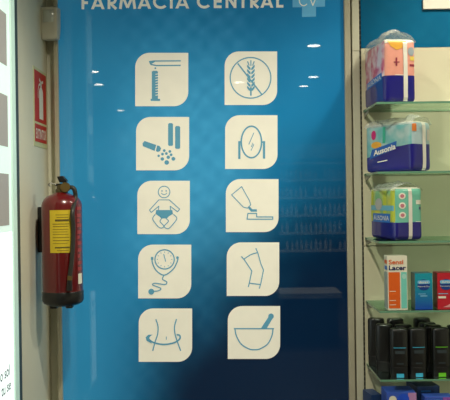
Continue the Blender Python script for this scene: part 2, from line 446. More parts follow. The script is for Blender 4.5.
def i_mortar(d):
    d.line([(108, 192), (337, 192)], 7); d.curve([(114, 192), (122, 232), (150, 280), (195, 308), (225, 312), (255, 308), (300, 280), (325, 232), (331, 192)], 7)
    d.poly([(262, 190), (295, 190), (328, 135), (308, 120)]); d.disc(320, 121, 16)
icon('mortar_icon', 'cream tile with mortar and pestle symbol', 215, 295, (73, 63, 372, 365), i_mortar)

# ------------------------------------------------------------ left wall: back-lit poster box
XB = -0.700
def lit(name, col, k):
    m = bpy.data.materials.new(name); m.use_nodes = True; nt = m.node_tree; p = nt.nodes['Principled BSDF']
    nz = nt.nodes.new('ShaderNodeTexNoise'); nz.inputs['Scale'].default_value = 25
    mx = nt.nodes.new('ShaderNodeMix'); mx.data_type = 'RGBA'; mx.inputs[6].default_value = tuple(c*0.93 for c in col[:3])+(1,); mx.inputs[7].default_value = col
    nt.links.new(nz.outputs[0], mx.inputs[0]); nt.links.new(mx.outputs[2], p.inputs['Base Color']); nt.links.new(mx.outputs[2], p.inputs['Emission Color'])
    p.inputs['Emission Strength'].default_value = k; p.inputs['Roughness'].default_value = 0.4
    return m
yE = WX(11.5, 200, XB).y          # far edge of the glowing face
Y0 = 2.185
lb = thing('light_box', 'tall backlit white poster box on the wall left of the fire extinguisher', 'light box', (XB, yE, 0))
Z0, Z1 = 0.55, 2.45
lbw = yE - Y0
def lbp(px, py): p = WX(px, py, XB); return p.y - yE, p.z
mb = MB(); mb.box((XL-XB, -lbw, Z0), (-0.006, 0, Z1)); mb.build('box_body', M_frame, lb)
zs = lbp(8, 232)[1]
MB().box((-0.006, -lbw, Z0), (0, 0, zs)).build('lower_poster', lit('poster_white', srgb(240, 255, 250), 0.62), lb)
MB().box((-0.006, -lbw, zs), (0, 0, Z1)).build('upper_poster', lit('poster_pale', srgb(206, 228, 220), 0.42), lb)
M_pic = lit('poster_photo', srgb(150, 146, 140), 0.22)
for pa, pb in ((14, 66), (96, 147), (174, 225)):
    ya, za = lbp(5.6 + pa*0.016, pa); yb, zb2 = lbp(5.6 + pb*0.016, pb)
    MB().box((0, -lbw, zb2), (0.0008, (ya+yb)/2, za)).build('poster_picture', M_pic, lb)
# frame profile at the far edge: pale inner lip, outer slope coloured dark for its shade
M_lip = mat('frame_pale', srgb(186, 214, 200), 0.35, emit=0.22); M_slope = mat('frame_shaded', srgb(52, 66, 64), 0.5)
MB().box((-0.004, 0, Z0-0.02), (0.006, 0.044, Z1+0.02)).build('frame_lip', M_lip, lb, bevel=0.002)
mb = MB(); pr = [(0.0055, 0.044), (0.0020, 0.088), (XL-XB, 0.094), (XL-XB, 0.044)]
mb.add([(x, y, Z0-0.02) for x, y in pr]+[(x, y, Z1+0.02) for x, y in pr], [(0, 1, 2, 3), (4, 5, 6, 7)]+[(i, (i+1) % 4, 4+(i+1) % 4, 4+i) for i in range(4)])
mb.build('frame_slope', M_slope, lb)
for za, zb2 in ((Z0-0.02, Z0), (Z1, Z1+0.02)): MB().box((XL-XB, -lbw, za), (0.006, 0, zb2)).build('frame_rail', M_lip, lb)
M_txt = mat('poster_ink', srgb(104, 116, 118), 0.6)
def lb_text(s, yr, z, hgt):
    vs, fs, asp = text_mesh(s, 0.01); wd = hgt*asp
    grp = list(range(len(vs)))                       # islands = letters
    def root(i):
        while grp[i] != i: i = grp[i]
        return i
    for f in fs:
        for k in f[1:]: grp[root(k)] = root(f[0])
    for r_ in sorted(set(root(i) for i in range(len(vs)))):
        ff = [f for f in fs if root(f[0]) == r_]
        if not ff: continue
        ids = sorted(set(k for f in ff for k in f)); im = {k: i for i, k in enumerate(ids)}
        mb = MB(); mb.add([(0.0012, yr-wd+vs[k][0]*wd, z+vs[k][1]*hgt) for k in ids], [tuple(im[k] for k in f) for f in ff]); mb.build('poster_letter', M_txt, lb, fixn=False)
ya, za = lbp(9.4, 375); lb_text('o sol', ya, za, 0.036)
ya, za = lbp(10.6, 389); lb_text('tu se', ya, za, 0.029)

# ------------------------------------------------------------ left wall: extinguisher sign
a = WX(32.8, 65.3, XL); b = WX(46.2, 100, XL); c_ = WX(33.2, 145.5, XL)
sg = thing('extinguisher_sign', 'red and white fire extinguisher sign on the left wall', 'sign', (XL, a.y, c_.z))
sw, sh = b.y-a.y, a.z-c_.z
MB().box((0, 0, 0), (0.002, sw, sh)).build('sign_board', mat('sign_pale', srgb(206, 208, 160), 0.5), sg)
M_sred = mat('sign_red', srgb(196, 44, 30), 0.45)
mar = 0.012
o1 = MB().box((0.002, mar, sh*0.315), (0.0028, sw-mar, sh-mar)).build('picture_field', M_sred, sg)
o2 = MB().box((0.002, mar, mar*1.6), (0.0028, sw-mar, sh*0.285)).build('word_field', M_sred, sg)
def on_sign(name, dr, parent):
    mb = MB(); mb.add([(0.0034, x*sw, z*sh) for x, z in dr.v], dr.f); mb.build(name, M_white, parent, fixn=False)
d = Draw(); d.poly([(0.38, 0.36), (0.68, 0.36), (0.68, 0.72), (0.62, 0.76), (0.56, 0.78), (0.50, 0.78), (0.44, 0.76), (0.38, 0.72)]); d.poly([(0.48, 0.78), (0.58, 0.78), (0.58, 0.83), (0.48, 0.83)])
d.line([(0.40, 0.87), (0.52, 0.83), (0.70, 0.86)], 0.035); d.line([(0.50, 0.82), (0.36, 0.79), (0.30, 0.72), (0.30, 0.62)], 0.03)
on_sign('extinguisher_pictogram', d, o1)
vs, fs, asp = text_mesh('EXTINTOR', 0.02); d = Draw(); d.v = [(0.12+x*0.76, 0.10+y*0.13) for x, y in vs]; d.f = fs
on_sign('sign_word', d, o2)

# ------------------------------------------------------------ motion detector in the corner
def rbox(hw, hd, hh, r, n=8, bulge=0.0, wob=0.0, seed=0, shape=None):
    """rounded box centred at the origin: verts, quads, side of each quad"""
    vs = []; fs = []; side = []; idx = {}
    H = (hw, hd, hh)
    def pos(p):
        q = Vector((p[0]*H[0], p[1]*H[1], p[2]*H[2]))
        inn = Vector([max(-(H[i]-r), min(H[i]-r, q[i])) for i in range(3)]); dv = q-inn
        nn = dv.normalized() if dv.length > 1e-9 else Vector((0, 0, 1))
        if dv.length > 1e-9: q = inn + nn*r
        m_ = max(range(3), key=lambda i: abs(p[i])); o_ = [i for i in range(3) if i != m_]
        bl = bulge*(1-p[o_[0]]**2)*(1-p[o_[1]]**2)*(0 if m_ == 2 and p[2] < 0 else 1); q[m_] += bl*(1 if p[m_] > 0 else -1)
        if wob: q += noise.noise_vector(q*22 + Vector((seed*7.1, 0, 0)))*wob
        if shape: q = shape(q)
        pos.n = nn
        return q
    for ax in range(3):
        for sg_ in (-1, 1):
            o_ = [i for i in range(3) if i != ax]
            for i in range(n):
                for j in range(n):
                    f = []
                    for di, dj in ((0, 0), (1, 0), (1, 1), (0, 1)):
                        def cc(k):      # denser near the edges
                            t = -1+2*k/n; return math.sin(t*PI/2)
                        p = [0, 0, 0]; p[ax] = sg_; p[o_[0]] = cc(i+di); p[o_[1]] = cc(j+dj)
                        key = tuple(round(x, 5) for x in p)
                        if key not in idx: idx[key] = len(vs); vs.append(pos(p))
                        f.append(idx[key])
                    fs.append(tuple(f)); side.append((ax, sg_))
    return vs, fs, side, pos
pc = W(50.5, 24, 2.955)
M_det = mat('detector_shell', srgb(206, 202, 184), 0.4, var=0.02)
det = thing('motion_detector', 'small pale motion detector box high in the wall corner', 'detector', (pc.x, pc.y, pc.z), math.radians(-8))
hw, hh = 0.037, 0.067
vs, fs, _, _p = rbox(hw, 0.024, hh, 0.008, 8, shape=lambda q: Vector((q.x*(1.0 if q.z > -0.02 else 1.0-0.10*(-0.02-q.z)/0.05), q.y*(0.75+0.25*min(1, max(0, (q.z+0.06)/0.05))), q.z)))
MB().add(vs, fs).build('shell', M_det, det, True)
mb = MB(); n = 10
gv = [(-0.024+0.048*i/n, -0.0235-0.010*math.sin(PI*i/n)*math.sin(PI*(0.15+0.7*j/6)), 0.002+0.050*j/6) for j in range(7) for i in range(n+1)]
mb.add(gv, [(j*(n+1)+i, j*(n+1)+i+1, (j+1)*(n+1)+i+1, (j+1)*(n+1)+i) for j in range(6) for i in range(n)])
mb.build('sensor_lens', mat('lens_milky', srgb(196, 200, 190), 0.12, coat=0.5), det, True)
MB().box((-0.030, 0.020, -0.05), (0.0, 0.080, 0.05)).build('wall_bracket', M_det, det, bevel=0.003)

# ------------------------------------------------------------ fire extinguisher
YE = 2.78
pb_ = W(63.2, 304.5, YE); R = 0.0775
ex = thing('fire_extinguisher', 'red fire extinguisher with yellow label and black hose hung in the corner', 'fire extinguisher', (pb_.x, pb_.y, pb_.z))
zt_ = W(63, 193.5, YE).z - pb_.z        # shoulder top
zh_ = W(63, 176, YE).z - pb_.z        # lever top
MB().lathe([(0.001, 0.028), (R-0.004, 0.028), (R, 0.036), (R, zt_-0.046), (R-0.003, zt_-0.034), (R-0.010, zt_-0.021), (R-0.022, zt_-0.010), (R-0.040, zt_-0.003), (0.024, zt_+0.003), (0.020, zt_+0.008), (0.001, zt_+0.009)], 48).build('cylinder_body', M_red, ex, True)
MB().lathe([(0.02, 0.0), (R-0.020, 0.0), (R-0.004, 0.008), (R+0.0015, 0.018), (R+0.002, 0.052), (R-0.0005, 0.056), (R-0.004, 0.03), (0.02, 0.03)], 48).build('base_ring', M_black, ex, True)
MB().box((-0.045, -0.03, -0.012), (-0.018, 0.0, 0.004)).build('base_foot', M_black, ex, bevel=0.003)
MB().box((0.020, -0.05, -0.008), (0.046, -0.02, 0.006)).build('base_foot', M_black, ex, bevel=0.003)
v_ = MB().lathe([(0.001, 0), (0.024, 0), (0.024, 0.010), (0.019, 0.014), (0.019, 0.030), (0.001, 0.030)], 20).build('valve', mat('valve_dull', srgb(84, 72, 44), 0.5, metal=0.4), ex, True, loc=(0, 0, zt_+0.004))
MB().lathe([(0.001, 0), (0.016, 0), (0.019, 0.003), (0.019, 0.014), (0.001, 0.014)], 18).build('pressure_gauge', M_brass, v_, True).matrix_local = Matrix.Translation((0.020, -0.014, 0.020)) @ Matrix.Rotation(PI/2, 4, 'X')
mb = MB(); hz = zt_+0.030
mb.add([(-0.022, -0.012, hz), (0.020, -0.012, hz), (0.020, 0.012, hz), (-0.022, 0.012, hz), (-0.026, -0.012, hz+0.008), (0.020, -0.012, hz+0.010), (0.020, 0.012, hz+0.010), (-0.026, 0.012, hz+0.008)],
       [(0, 1, 2, 3), (4, 5, 6, 7), (0, 1, 5, 4), (1, 2, 6, 5), (2, 3, 7, 6), (3, 0, 4, 7)])
mb.build('carry_handle', M_black, ex, bevel=0.002)
mb = MB(); pr = [(0.018, hz+0.010), (0.024, hz+0.020), (0.008, zh_), (-0.016, zh_-0.002), (-0.006, hz+0.014)]
mb.add([(x, -0.013, z) for x, z in pr]+[(x, 0.013, z) for x, z in pr], [(0, 1, 2, 3, 4), (9, 8, 7, 6, 5)]+[(i, (i+1) % 5, 5+(i+1) % 5, 5+i) for i in range(5)])
mb.build('squeeze_lever', M_black, ex, bevel=0.002)
mb = MB(); mb.tube([(-0.018, -0.014, hz+0.004), (-0.040, -0.016, hz+0.012), (-0.048, -0.016, hz+0.004), (-0.040, -0.016, hz-0.002)], 0.0022, 6); mb.build('safety_pin', mat('steel', srgb(150, 150, 145), 0.3, metal=0.9), ex, True)
hose_px = [(65, 187), (69, 187.5), (71.2, 191), (71.8, 199), (71.6, 212), (72.4, 228), (72.0, 246), (71, 262), (69.5, 276)]
hp = []
for i, (x, y) in enumerate(hose_px):
    p = W(x, y, YE-0.085); lx = p.x-pb_.x; lz = p.z-pb_.z
    rr = R+0.010 if lz < zt_-0.03 else (0.030 if i < 3 else 0.06)
    ly = -math.sqrt(max(0.0, rr*rr-min(rr*rr, lx*lx))) if rr > abs(lx) else -0.015
    if i == 0: ly = -0.012
    hp.append((lx, ly-0.004 if i else ly, lz))
hs = MB().tube(smooth_pts(hp, 6), 0.0085, 10).build('hose', mat('hose_rubber', srgb(44, 44, 38), 0.45), ex, True)
e_ = hp[-1]
MB().tube([e_, (e_[0]-0.001, e_[1], e_[2]-0.016)], 0.0100, 12).build('hose_ferrule', M_brass, hs, True)
MB().tube([(e_[0]-0.001, e_[1], e_[2]-0.016), (e_[0]-0.003, e_[1], e_[2]-0.055)], [0.0095, 0.0120], 12).build('nozzle', M_black, hs, True)
def on_cyl(px0, px1, py0, py1, off=0.0010, nu=10):
    """rectangle of photo pixels wrapped on the cylinder body -> verts, faces"""
    def ang(px):
        x = (W(px, 240, YE-0.06).x - pb_.x)/R; return math.asin(max(-0.985, min(0.985, x)))
    a0, a1 = ang(px0), ang(px1); z1 = W(63, py0, YE-0.06).z-pb_.z; z0 = W(63, py1, YE-0.06).z-pb_.z
    vs = []
    for k in range(nu+1):
        a_ = a0+(a1-a0)*k/nu
        for z in (z0, z1): vs.append(((R+off)*math.sin(a_), -(R+off)*math.cos(a_), z))
    return vs, [(2*k, 2*k+2, 2*k+3, 2*k+1) for k in range(nu)]
lab = MB().add(*on_cyl(51.0, 71.0, 210, 252.5)).build('instruction_label', M_yel, ex, True, fixn=False)
mb = MB()
for y, x0, x1, h in ((214.5, 57, 69, .5), (217, 58, 69, .5), (219.2, 56.5, 69.5, 2.0), (223.5, 54, 69.5, .6), (226, 54, 69, .5), (229, 54, 69, .4), (231.5, 54, 68, .4), (234, 54, 69, .4), (237, 54, 69.5, .5), (240, 54, 69.5, .6), (243, 54, 68, .4), (246.6, 56, 69.8, 1.4), (250, 58, 69, .5)):
    mb.add(*on_cyl(x0, x1, y, y+h, 0.0016))
mb.build('label_print', mat('label_ink', srgb(96, 82, 24), 0.6), lab, True, fixn=False)
mb = MB()
for k, y in enumerate((207, 214, 219, 224, 231, 236, 242, 249, 255, 262, 268)): mb.add(*on_cyl(76.2, 79.4 - (k % 3)*0.8, y, y+3.4, 0.0010, 4))
mb.build('side_print', mat('side_ink', srgb(160, 62, 66), 0.5), ex, True, fixn=False)
MB().add(*on_cyl(76.4, 79.4, 274.5, 285, 0.0010, 4)).build('side_sticker', M_white, ex, True, fixn=False)
mb = MB(); mb.box((XL-pb_.x, 0.062, zt_*0.46), (-R+0.040, 0.084, zt_*0.88)); mb.build('wall_hook', M_black, ex, bevel=0.003)

# ------------------------------------------------------------ shelving on the right
YB = 2.985                                # front of the back panels
YF = 2.712                                # front edge of the shelves
XS = W(365.5, 300, YB).x
unit = thing('shelving_unit', 'cream wall shelving frame with slotted upright and blue top panel', 'shelving', (0, 0, 0))
XR = 1.75
zA = W(405, 47.5, YB).z; zB = W(405, 245.5, YB).z
xs0 = W(362.6, 150, YB).x
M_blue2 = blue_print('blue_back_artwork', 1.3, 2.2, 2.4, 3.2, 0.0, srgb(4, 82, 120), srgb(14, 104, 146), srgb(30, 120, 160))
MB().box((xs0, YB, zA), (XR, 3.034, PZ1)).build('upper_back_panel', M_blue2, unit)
MB().box((xs0, YB, zB+0.0015), (XR, 3.034, zA-0.0015)).build('back_panel', M_cream, unit, bevel=0.001)
MB().box((xs0, YB, 0.05), (XR, 3.034, zB-0.0015)).build('back_panel', M_cream, unit, bevel=0.001)
xu0, xu1 = W(354.6, 150, 2.965).x, W(361.8, 150, 2.965).x
zu = W(357, 50, 2.965).z
MB().box((xu0, YB, 0), (xu1, 3.034, zu-0.001)).build('upright', M_up, unit, bevel=0.002)
MB().box((xu0, YB, zu+0.001), (xu1, 3.034, PZ1+0.05)).build('upright', M_up, unit, bevel=0.002)
MB().box((XR, YB, 0), (XR+0.03, 3.034, PZ1+0.05)).build('upright', M_up, unit, bevel=0.002)
MB().box((xu1, YB+0.004, 0.0), (xs0, 3.034, PZ1)).build('upright_channel', mat('channel_grey', srgb(92, 90, 76), 0.6), unit)
mb = MB()
for k in range(110): z = 0.3+k*0.021; mb.box((xu1+0.0008, YB+0.0028, z), (xs0-0.0006, YB+0.0042, z+0.013))
tag(mb.build('upright_slots', M_dark, unit), None, kind='stuff')
def glass(name, tint, edge=False):
    m = bpy.data.materials.new(name); m.use_nodes = True; nt = m.node_tree; N = nt.nodes; L = nt.links
    for n in list(N): N.remove(n)
    out = N.new('ShaderNodeOutputMaterial'); tr = N.new('ShaderNodeBsdfTransparent'); gl = N.new('ShaderNodeBsdfGlossy'); fr = N.new('ShaderNodeFresnel'); mx = N.new('ShaderNodeMixShader')
    nz = N.new('ShaderNodeTexNoise'); nz.inputs['Scale'].default_value = 9
    mc = N.new('ShaderNodeMix'); mc.data_type = 'RGBA'; mc.inputs[6].default_value = tuple(c*0.95 for c in tint)+(1,); mc.inputs[7].default_value = tuple(tint)+(1,)
    L.new(nz.outputs[0], mc.inputs[0]); L.new(mc.outputs[2], tr.inputs[0])
    gl.inputs['Roughness'].default_value = 0.04; gl.inputs['Color'].default_value = (0.80, 0.95, 0.85, 1); fr.inputs[0].default_value = 1.38
    L.new(fr.outputs[0], mx.inputs[0]); L.new(tr.outputs[0], mx.inputs[1]); L.new(gl.outputs[0], mx.inputs[2]); L.new(mx.outputs[0], out.inputs[0])
    return m
M_glass = glass('shelf_glass', (0.89, 0.965, 0.92))
M_gedge = mat('glass_edge_green', srgb(104, 150, 122), 0.15, coat=0.5)
SH = {}
front_y = [101.6, 171.3, 241.0, 310.6, 379.4, 449.0]
for i, fy in enumerate(front_y):
    z = W(405, fy, YF).z; SH[i] = z
    mb = MB(); x0 = XS; th = 0.008
    yb = YB-0.0015
    vs = [(x0, YF, z-th), (XR, YF, z-th), (XR, yb, z-th), (x0, yb, z-th), (x0, YF, z), (XR, YF, z), (XR, yb, z), (x0, yb, z)]
    mb.add(vs, [(0, 3, 2, 1), (4, 5, 6, 7)], 0); mb.add(vs, [(0, 1, 5, 4), (1, 2, 6, 5), (2, 3, 7, 6), (3, 0, 4, 7)], 1)
    s_ = thing('glass_shelf', None, None)
    mb.build('glass_pane', [M_glass, M_gedge], s_)
    tag(s_, ('clear glass shelf under the pink nappy pack', 'clear glass shelf under the long teal nappy pack', 'clear glass shelf under the yellow-green nappy pack', 'clear glass shelf under the toothpaste and condom boxes',
             'clear glass shelf under the black bottles', 'lowest clear glass shelf under the sanitary cartons')[i], 'shelf', 'glass shelves on the wall unit')
    # slim steel bracket under the left end
    mb = MB(); pr = [(yb, z-th-0.001), (yb-0.10, z-th-0.001), (yb-0.10, z-th-0.007), (yb, z-th-0.024)]
    mb.add([(x0+0.004, y, q) for y, q in pr]+[(x0+0.008, y, q) for y, q in pr], [(0, 1, 2, 3), (7, 6, 5, 4)]+[(k, (k+1) % 4, 4+(k+1) % 4, 4+k) for k in range(4)])
    mb.build('shelf_bracket', mat('bracket_grey', srgb(150, 150, 138), 0.4, metal=0.5), s_)
a = W(423, 9.2, 2.978)
tag(MB().box((a.x, 2.972, a.z), (1.70, 2.9848, PZ1-0.02)).build('header_board', M_white), 'blank white board edge above the top shelf at the upper right', 'board')

# ------------------------------------------------------------ nappy packs
def film():
    m = bpy.data.materials.new('clear_film'); m.use_nodes = True; nt = m.node_tree; N = nt.nodes; L = nt.links
    for n in list(N): N.remove(n)
    out = N.new('ShaderNodeOutputMaterial'); tr = N.new('ShaderNodeBsdfTransparent'); gl = N.new('ShaderNodeBsdfPrincipled')
    gl.inputs['Base Color'].default_value = (0.75, 0.78, 0.72, 1); gl.inputs['Roughness'].default_value = 0.18; gl.inputs['Specular IOR Level'].default_value = 0.9
    nz = N.new('ShaderNodeTexNoise'); nz.inputs['Scale'].default_value = 38; nz.inputs['Detail'].default_value = 3
    b = N.new('ShaderNodeBump'); b.inputs['Strength'].default_value = 0.6; b.inputs['Distance'].default_value = 0.004; L.new(nz.outputs[0], b.inputs['Height']); L.new(b.outputs[0], gl.inputs['Normal'])
    mr = N.new('ShaderNodeMapRange'); L.new(nz.outputs[0], mr.inputs[0]); mr.inputs[1].default_value = 0.35; mr.inputs[2].default_value = 0.75; mr.inputs[3].default_value = 0.25; mr.inputs[4].default_value = 0.70
    mx = N.new('ShaderNodeMixShader'); L.new(mr.outputs[0], mx.inputs[0]); L.new(tr.outputs[0], mx.inputs[1]); L.new(gl.outputs[0], mx.inputs[2]); L.new(mx.outputs[0], out.inputs[0])
    return m
M_film = film()
M_strap = mat('strap_white', srgb(226, 222, 208), 0.4)
def mottled(name, c0, c1, scale, c2=None):
    m = bpy.data.materials.new(name); m.use_nodes = True; nt = m.node_tree; N = nt.nodes; L = nt.links; p = N['Principled BSDF']
    tc = N.new('ShaderNodeTexCoord'); nz = N.new('ShaderNodeTexNoise'); nz.inputs['Scale'].default_value = scale; nz.inputs['Detail'].default_value = 2
    L.new(tc.outputs['Object'], nz.inputs[0]); cr = N.new('ShaderNodeValToRGB'); L.new(nz.outputs[0], cr.inputs[0])
    cr.color_ramp.elements[0].position = 0.38; cr.color_ramp.elements[0].color = c0; cr.color_ramp.elements[1].position = 0.62; cr.color_ramp.elements[1].color = c1
    if c2: e = cr.color_ramp.elements.new(0.5); e.color = c2
    L.new(cr.outputs[0], p.inputs['Base Color']); p.inputs['Roughness'].default_value = 0.35; p.inputs['Coat Weight'].default_value = 0.6; p.inputs['Coat Roughness'].default_value = 0.08
    return m
CUTS = [0.5-0.5*math.cos(PI*k/16) for k in range(1, 16)] + [0.03, 0.06, 0.94, 0.97]
class Pack:
    def __init__(s, label, corner, ang, w, d, h, z, m_left, m_front, m_top, seed, navy=0.3):
        """corner: floor position of the front left edge; ang: turn of the long side to the left, radians"""
        s.w, s.d, s.h = w, d, h
        s.t = thing('nappy_pack', label, 'pack', (0, 0, 0), ang, 'nappy packs on the glass shelves')
        rot = Matrix.Rotation(ang, 2); c = rot @ Vector((w/2, d/2))
        s.t.location = (corner[0]+c.x, corner[1]+c.y, z+h/2+0.0013)
        vs, fs, side, s.pos = rbox(w/2, d/2, h/2, 0.016, 12, 0.003, 0.0012, seed)
        mb = MB(); mb.add(vs, fs)
        mi = {(0, -1): 1, (1, -1): 2, (0, 1): 1, (1, 1): 2, (2, 1): 3, (2, -1): 0}
        mb.m = [0 if (q[0] != 2 and max(vs[k].z for k in f) < -h/2+navy*h) else mi[q] for q, f in zip(side, fs)]
        s.body = mb.build('pack_body', [M_navy, m_left, m_front, m_top], s.t, True)
    def surf(s, side, u, v, off):
        if side == 'left': p = s.pos((-1, 1-2*u, -1+2*v)); return p + s.pos.n*off
        if side == 'front': p = s.pos((-1+2*u, -1, -1+2*v)); return p + s.pos.n*off
    def patch(s, name, side, pts, m, off=0.0006, parent=None):
        """polygon in (u, v) of a side, cut in strips so that it follows the bulge"""
        bm = bmesh.new(); bm.faces.new([bm.verts.new((u, v, 0)) for u, v in pts]); bmesh.ops.triangulate(bm, faces=bm.faces)
        for k in CUTS:
            for no in ((1, 0, 0), (0, 1, 0)):
                bmesh.ops.bisect_plane(bm, geom=bm.verts[:]+bm.edges[:]+bm.faces[:], plane_co=(k, k, 0), plane_no=no)
        bm.verts.index_update()
        mb = MB(); mb.add([s.surf(side, v.co.x, v.co.y, off) for v in bm.verts], [[v.index for v in f.verts] for f in bm.faces]); bm.free()
        return mb.build(name, m, parent or s.t, True, fixn=False)
    def rect(s, name, side, u0, v0, u1, v1, m, off=0.0006, parent=None): return s.patch(name, side, [(u0, v0), (u1, v0), (u1, v1), (u0, v1)], m, off, parent)
    def disc(s, name, side, u, v, ru, rv, m, off=0.0010, parent=None): return s.patch(name, side, [(u+ru*math.cos(k*PI/7), v+rv*math.sin(k*PI/7)) for k in range(14)], m, off, parent)
    def text(s, side, txt, u0, v0, u1, v1, m, skew=0.0, off=0.0014, parent=None, bold=0.02):
        vs, fs, _ = text_mesh(txt, bold); mb = MB()
        mb.add([s.surf(side, u0+x*(u1-u0), v0+y*(v1-v0)+skew*x, off) for x, y in vs], fs); return mb.build('brand_word', m, parent or s.t, fixn=False)
    def strap(s, u0, u1):
        n = 14; vs = []
        for k in range(n+1):
            v = 0.0+1.0*k/n
            for u in (u0, u1): vs.append(s.surf('front', u, v, 0.0022))
        for k in range(1, 9):                                   # on over the top
            for u in (u0, u1):
                p = s.pos((-1+2*u, -1+2*k/8, 1)); vs.append(p+Vector((0, 0, 0.0022)))
        m_ = len(vs)//2
        MB().add(vs, [(2*k, 2*k+1, 2*k+3, 2*k+2) for k in range(m_-1)]).build('carry_strap', M_strap, s.t, fixn=False)
    def wrap(s, peak, seed, lean=0.0):
        """loose clear film gathered above the pack"""
        n, m_ = 18, 10; vs = []
        for j in range(m_+1):
            for i in range(n+1):
                a, b = -1+2*i/n, -1+2*j/m_
                x, y = b*(s.w/2+0.002), a*(s.d/2+0.002)
                e = (1-b**4)**0.6*(1-0.22*abs(a)**6)*(0.55+0.45*max(0.0, 1-abs(b-0.15*math.sin(5*a+seed)))**0.8)
                k = noise.noise(Vector((x*30, y*26, seed*3.3)))
                z = s.h/2-0.010+e*(peak+0.010)*(0.85+0.35*k)+0.006*noise.noise(Vector((x*80, y*80, seed)))*e
                vs.append((x+lean*e, y, z if e > 0.02 else s.h/2-0.012))
        MB().add(vs, [(j*(n+1)+i, j*(n+1)+i+1, (j+1)*(n+1)+i+1, (j+1)*(n+1)+i) for j in range(m_) for i in range(n)]).build('clear_wrap', M_film, s.t, True, fixn=False)
pw, pt = M_white, mat('pack_logo_blue', srgb(40, 110, 190), 0.4)
# pink pack, top shelf
c0 = W(384.2, 101, 2.725)
P1 = Pack('pink and navy nappy pack with white strap on the top glass shelf', (c0.x, 2.725), math.radians(6.5), 0.127, 0.240, 0.242, SH[0],
          mottled('pink_baby_print', srgb(200, 60, 104), srgb(230, 208, 210), 22, srgb(222, 160, 176)), mat('salmon_film', srgb(232, 158, 138), 0.35, coat=0.6, var=0.08, scale=40), M_white, 1)
P1.patch('navy_band', 'left', [(0.0, 0.0), (1, 0.0), (1, 0.42), (0.55, 0.36), (0.0, 0.30)], M_navy)
P1.rect('navy_band', 'front', 0.0, 0.0, 1.0, 0.42, M_navy)
lg = P1.patch('logo_patch', 'left', [(0.16, 0.30), (0.92, 0.37), (0.92, 0.48), (0.16, 0.41)], pt, 0.0010)
P1.text('left', 'AUSONIA', 0.20, 0.33, 0.88, 0.40, pw, 0.05, 0.0016, lg, 0.0)
P1.patch('sun_arch', 'front', [(0.10, 0.98), (0.22, 0.88), (0.40, 0.82), (0.60, 0.86), (0.74, 0.98)], mat('pack_orange', srgb(232, 170, 60), 0.4), 0.0010)
P1.patch('white_flash', 'front', [(0.0, 0.93), (0.5, 0.99), (1.0, 0.95), (1.0, 1.0), (0.0, 1.0)], pw, 0.0008)
mat('pack_maroon', srgb(140, 40, 60), 0.5); P1.rect('small_print', 'front', 0.30, 0.62, 0.48, 0.635, MATS['pack_maroon'], 0.001); P1.rect('small_print', 'front', 0.36, 0.57, 0.41, 0.70, MATS['pack_maroon'], 0.0012); P1.rect('small_print', 'front', 0.80, 0.565, 0.98, 0.60, MATS['pack_maroon'], 0.001); P1.rect('yellow_patch', 'front', 0.82, 0.66, 0.99, 0.72, mat('pack_yellow', srgb(228, 200, 90), 0.4), 0.001)
P1.disc('grey_bear', 'front', 0.86, 0.80, 0.11, 0.07, mat('pack_greyblue', srgb(150, 160, 165), 0.4)); P1.rect('fold_line', 'front', 0.34, 0.422, 0.60, 0.432, pw, 0.001)
P1.strap(0.60, 0.73); P1.wrap(0.052, 1, -0.012)
# teal pack, second shelf
c0 = W(412, 168, 2.722)
P2 = Pack('long teal and navy nappy pack turned sideways on the second glass shelf', (c0.x, 2.718), math.radians(35.5), 0.113, 0.240, 0.192, SH[1],
          mottled('teal_print', srgb(112, 180, 178), srgb(172, 198, 194), 16), mat('grey_teal_film', srgb(170, 194, 198), 0.35, coat=0.6), M_white, 2)
P2.patch('navy_band', 'left', [(0.0, 0.0), (1, 0.0), (1, 0.54), (0.62, 0.50), (0.0, 0.30)], M_navy)
P2.rect('navy_band', 'front', 0.0, 0.0, 1.0, 0.54, M_navy)
lg = P2.patch('logo_patch', 'left', [(0.10, 0.28), (0.68, 0.46), (0.70, 0.62), (0.16, 0.48)], mat('logo_teal', srgb(40, 96, 176), 0.4), 0.0010)
P2.text('left', 'Ausonia', 0.20, 0.34, 0.68, 0.46, pw, 0.12, 0.0016, lg, 0.03)
P2.patch('small_print', 'left', [(0.28, 0.20), (0.50, 0.235), (0.50, 0.255), (0.28, 0.22)], pw, 0.001); P2.disc('magenta_badge', 'left', 0.20, 0.78, 0.055, 0.10, mat('pack_magenta', srgb(196, 40, 110), 0.4))
P2.disc('orange_flower', 'left', 0.26, 0.57, 0.12, 0.07, MATS['pack_orange'], 0.0009); P2.rect('green_stripe', 'left', 0.40, 0.60, 0.46, 0.93, mat('pack_green', srgb(60, 170, 140), 0.4), 0.0009)
P2.rect('orange_patch', 'front', 0.02, 0.80, 0.22, 0.95, mat('pack_rust', srgb(214, 120, 50), 0.4), 0.001)
P2.rect('pale_note', 'front', 0.76, 0.62, 0.98, 0.84, mat('pack_pale', srgb(208, 200, 186), 0.4), 0.001)
P2.strap(0.50, 0.68); P2.wrap(0.030, 5, -0.004)
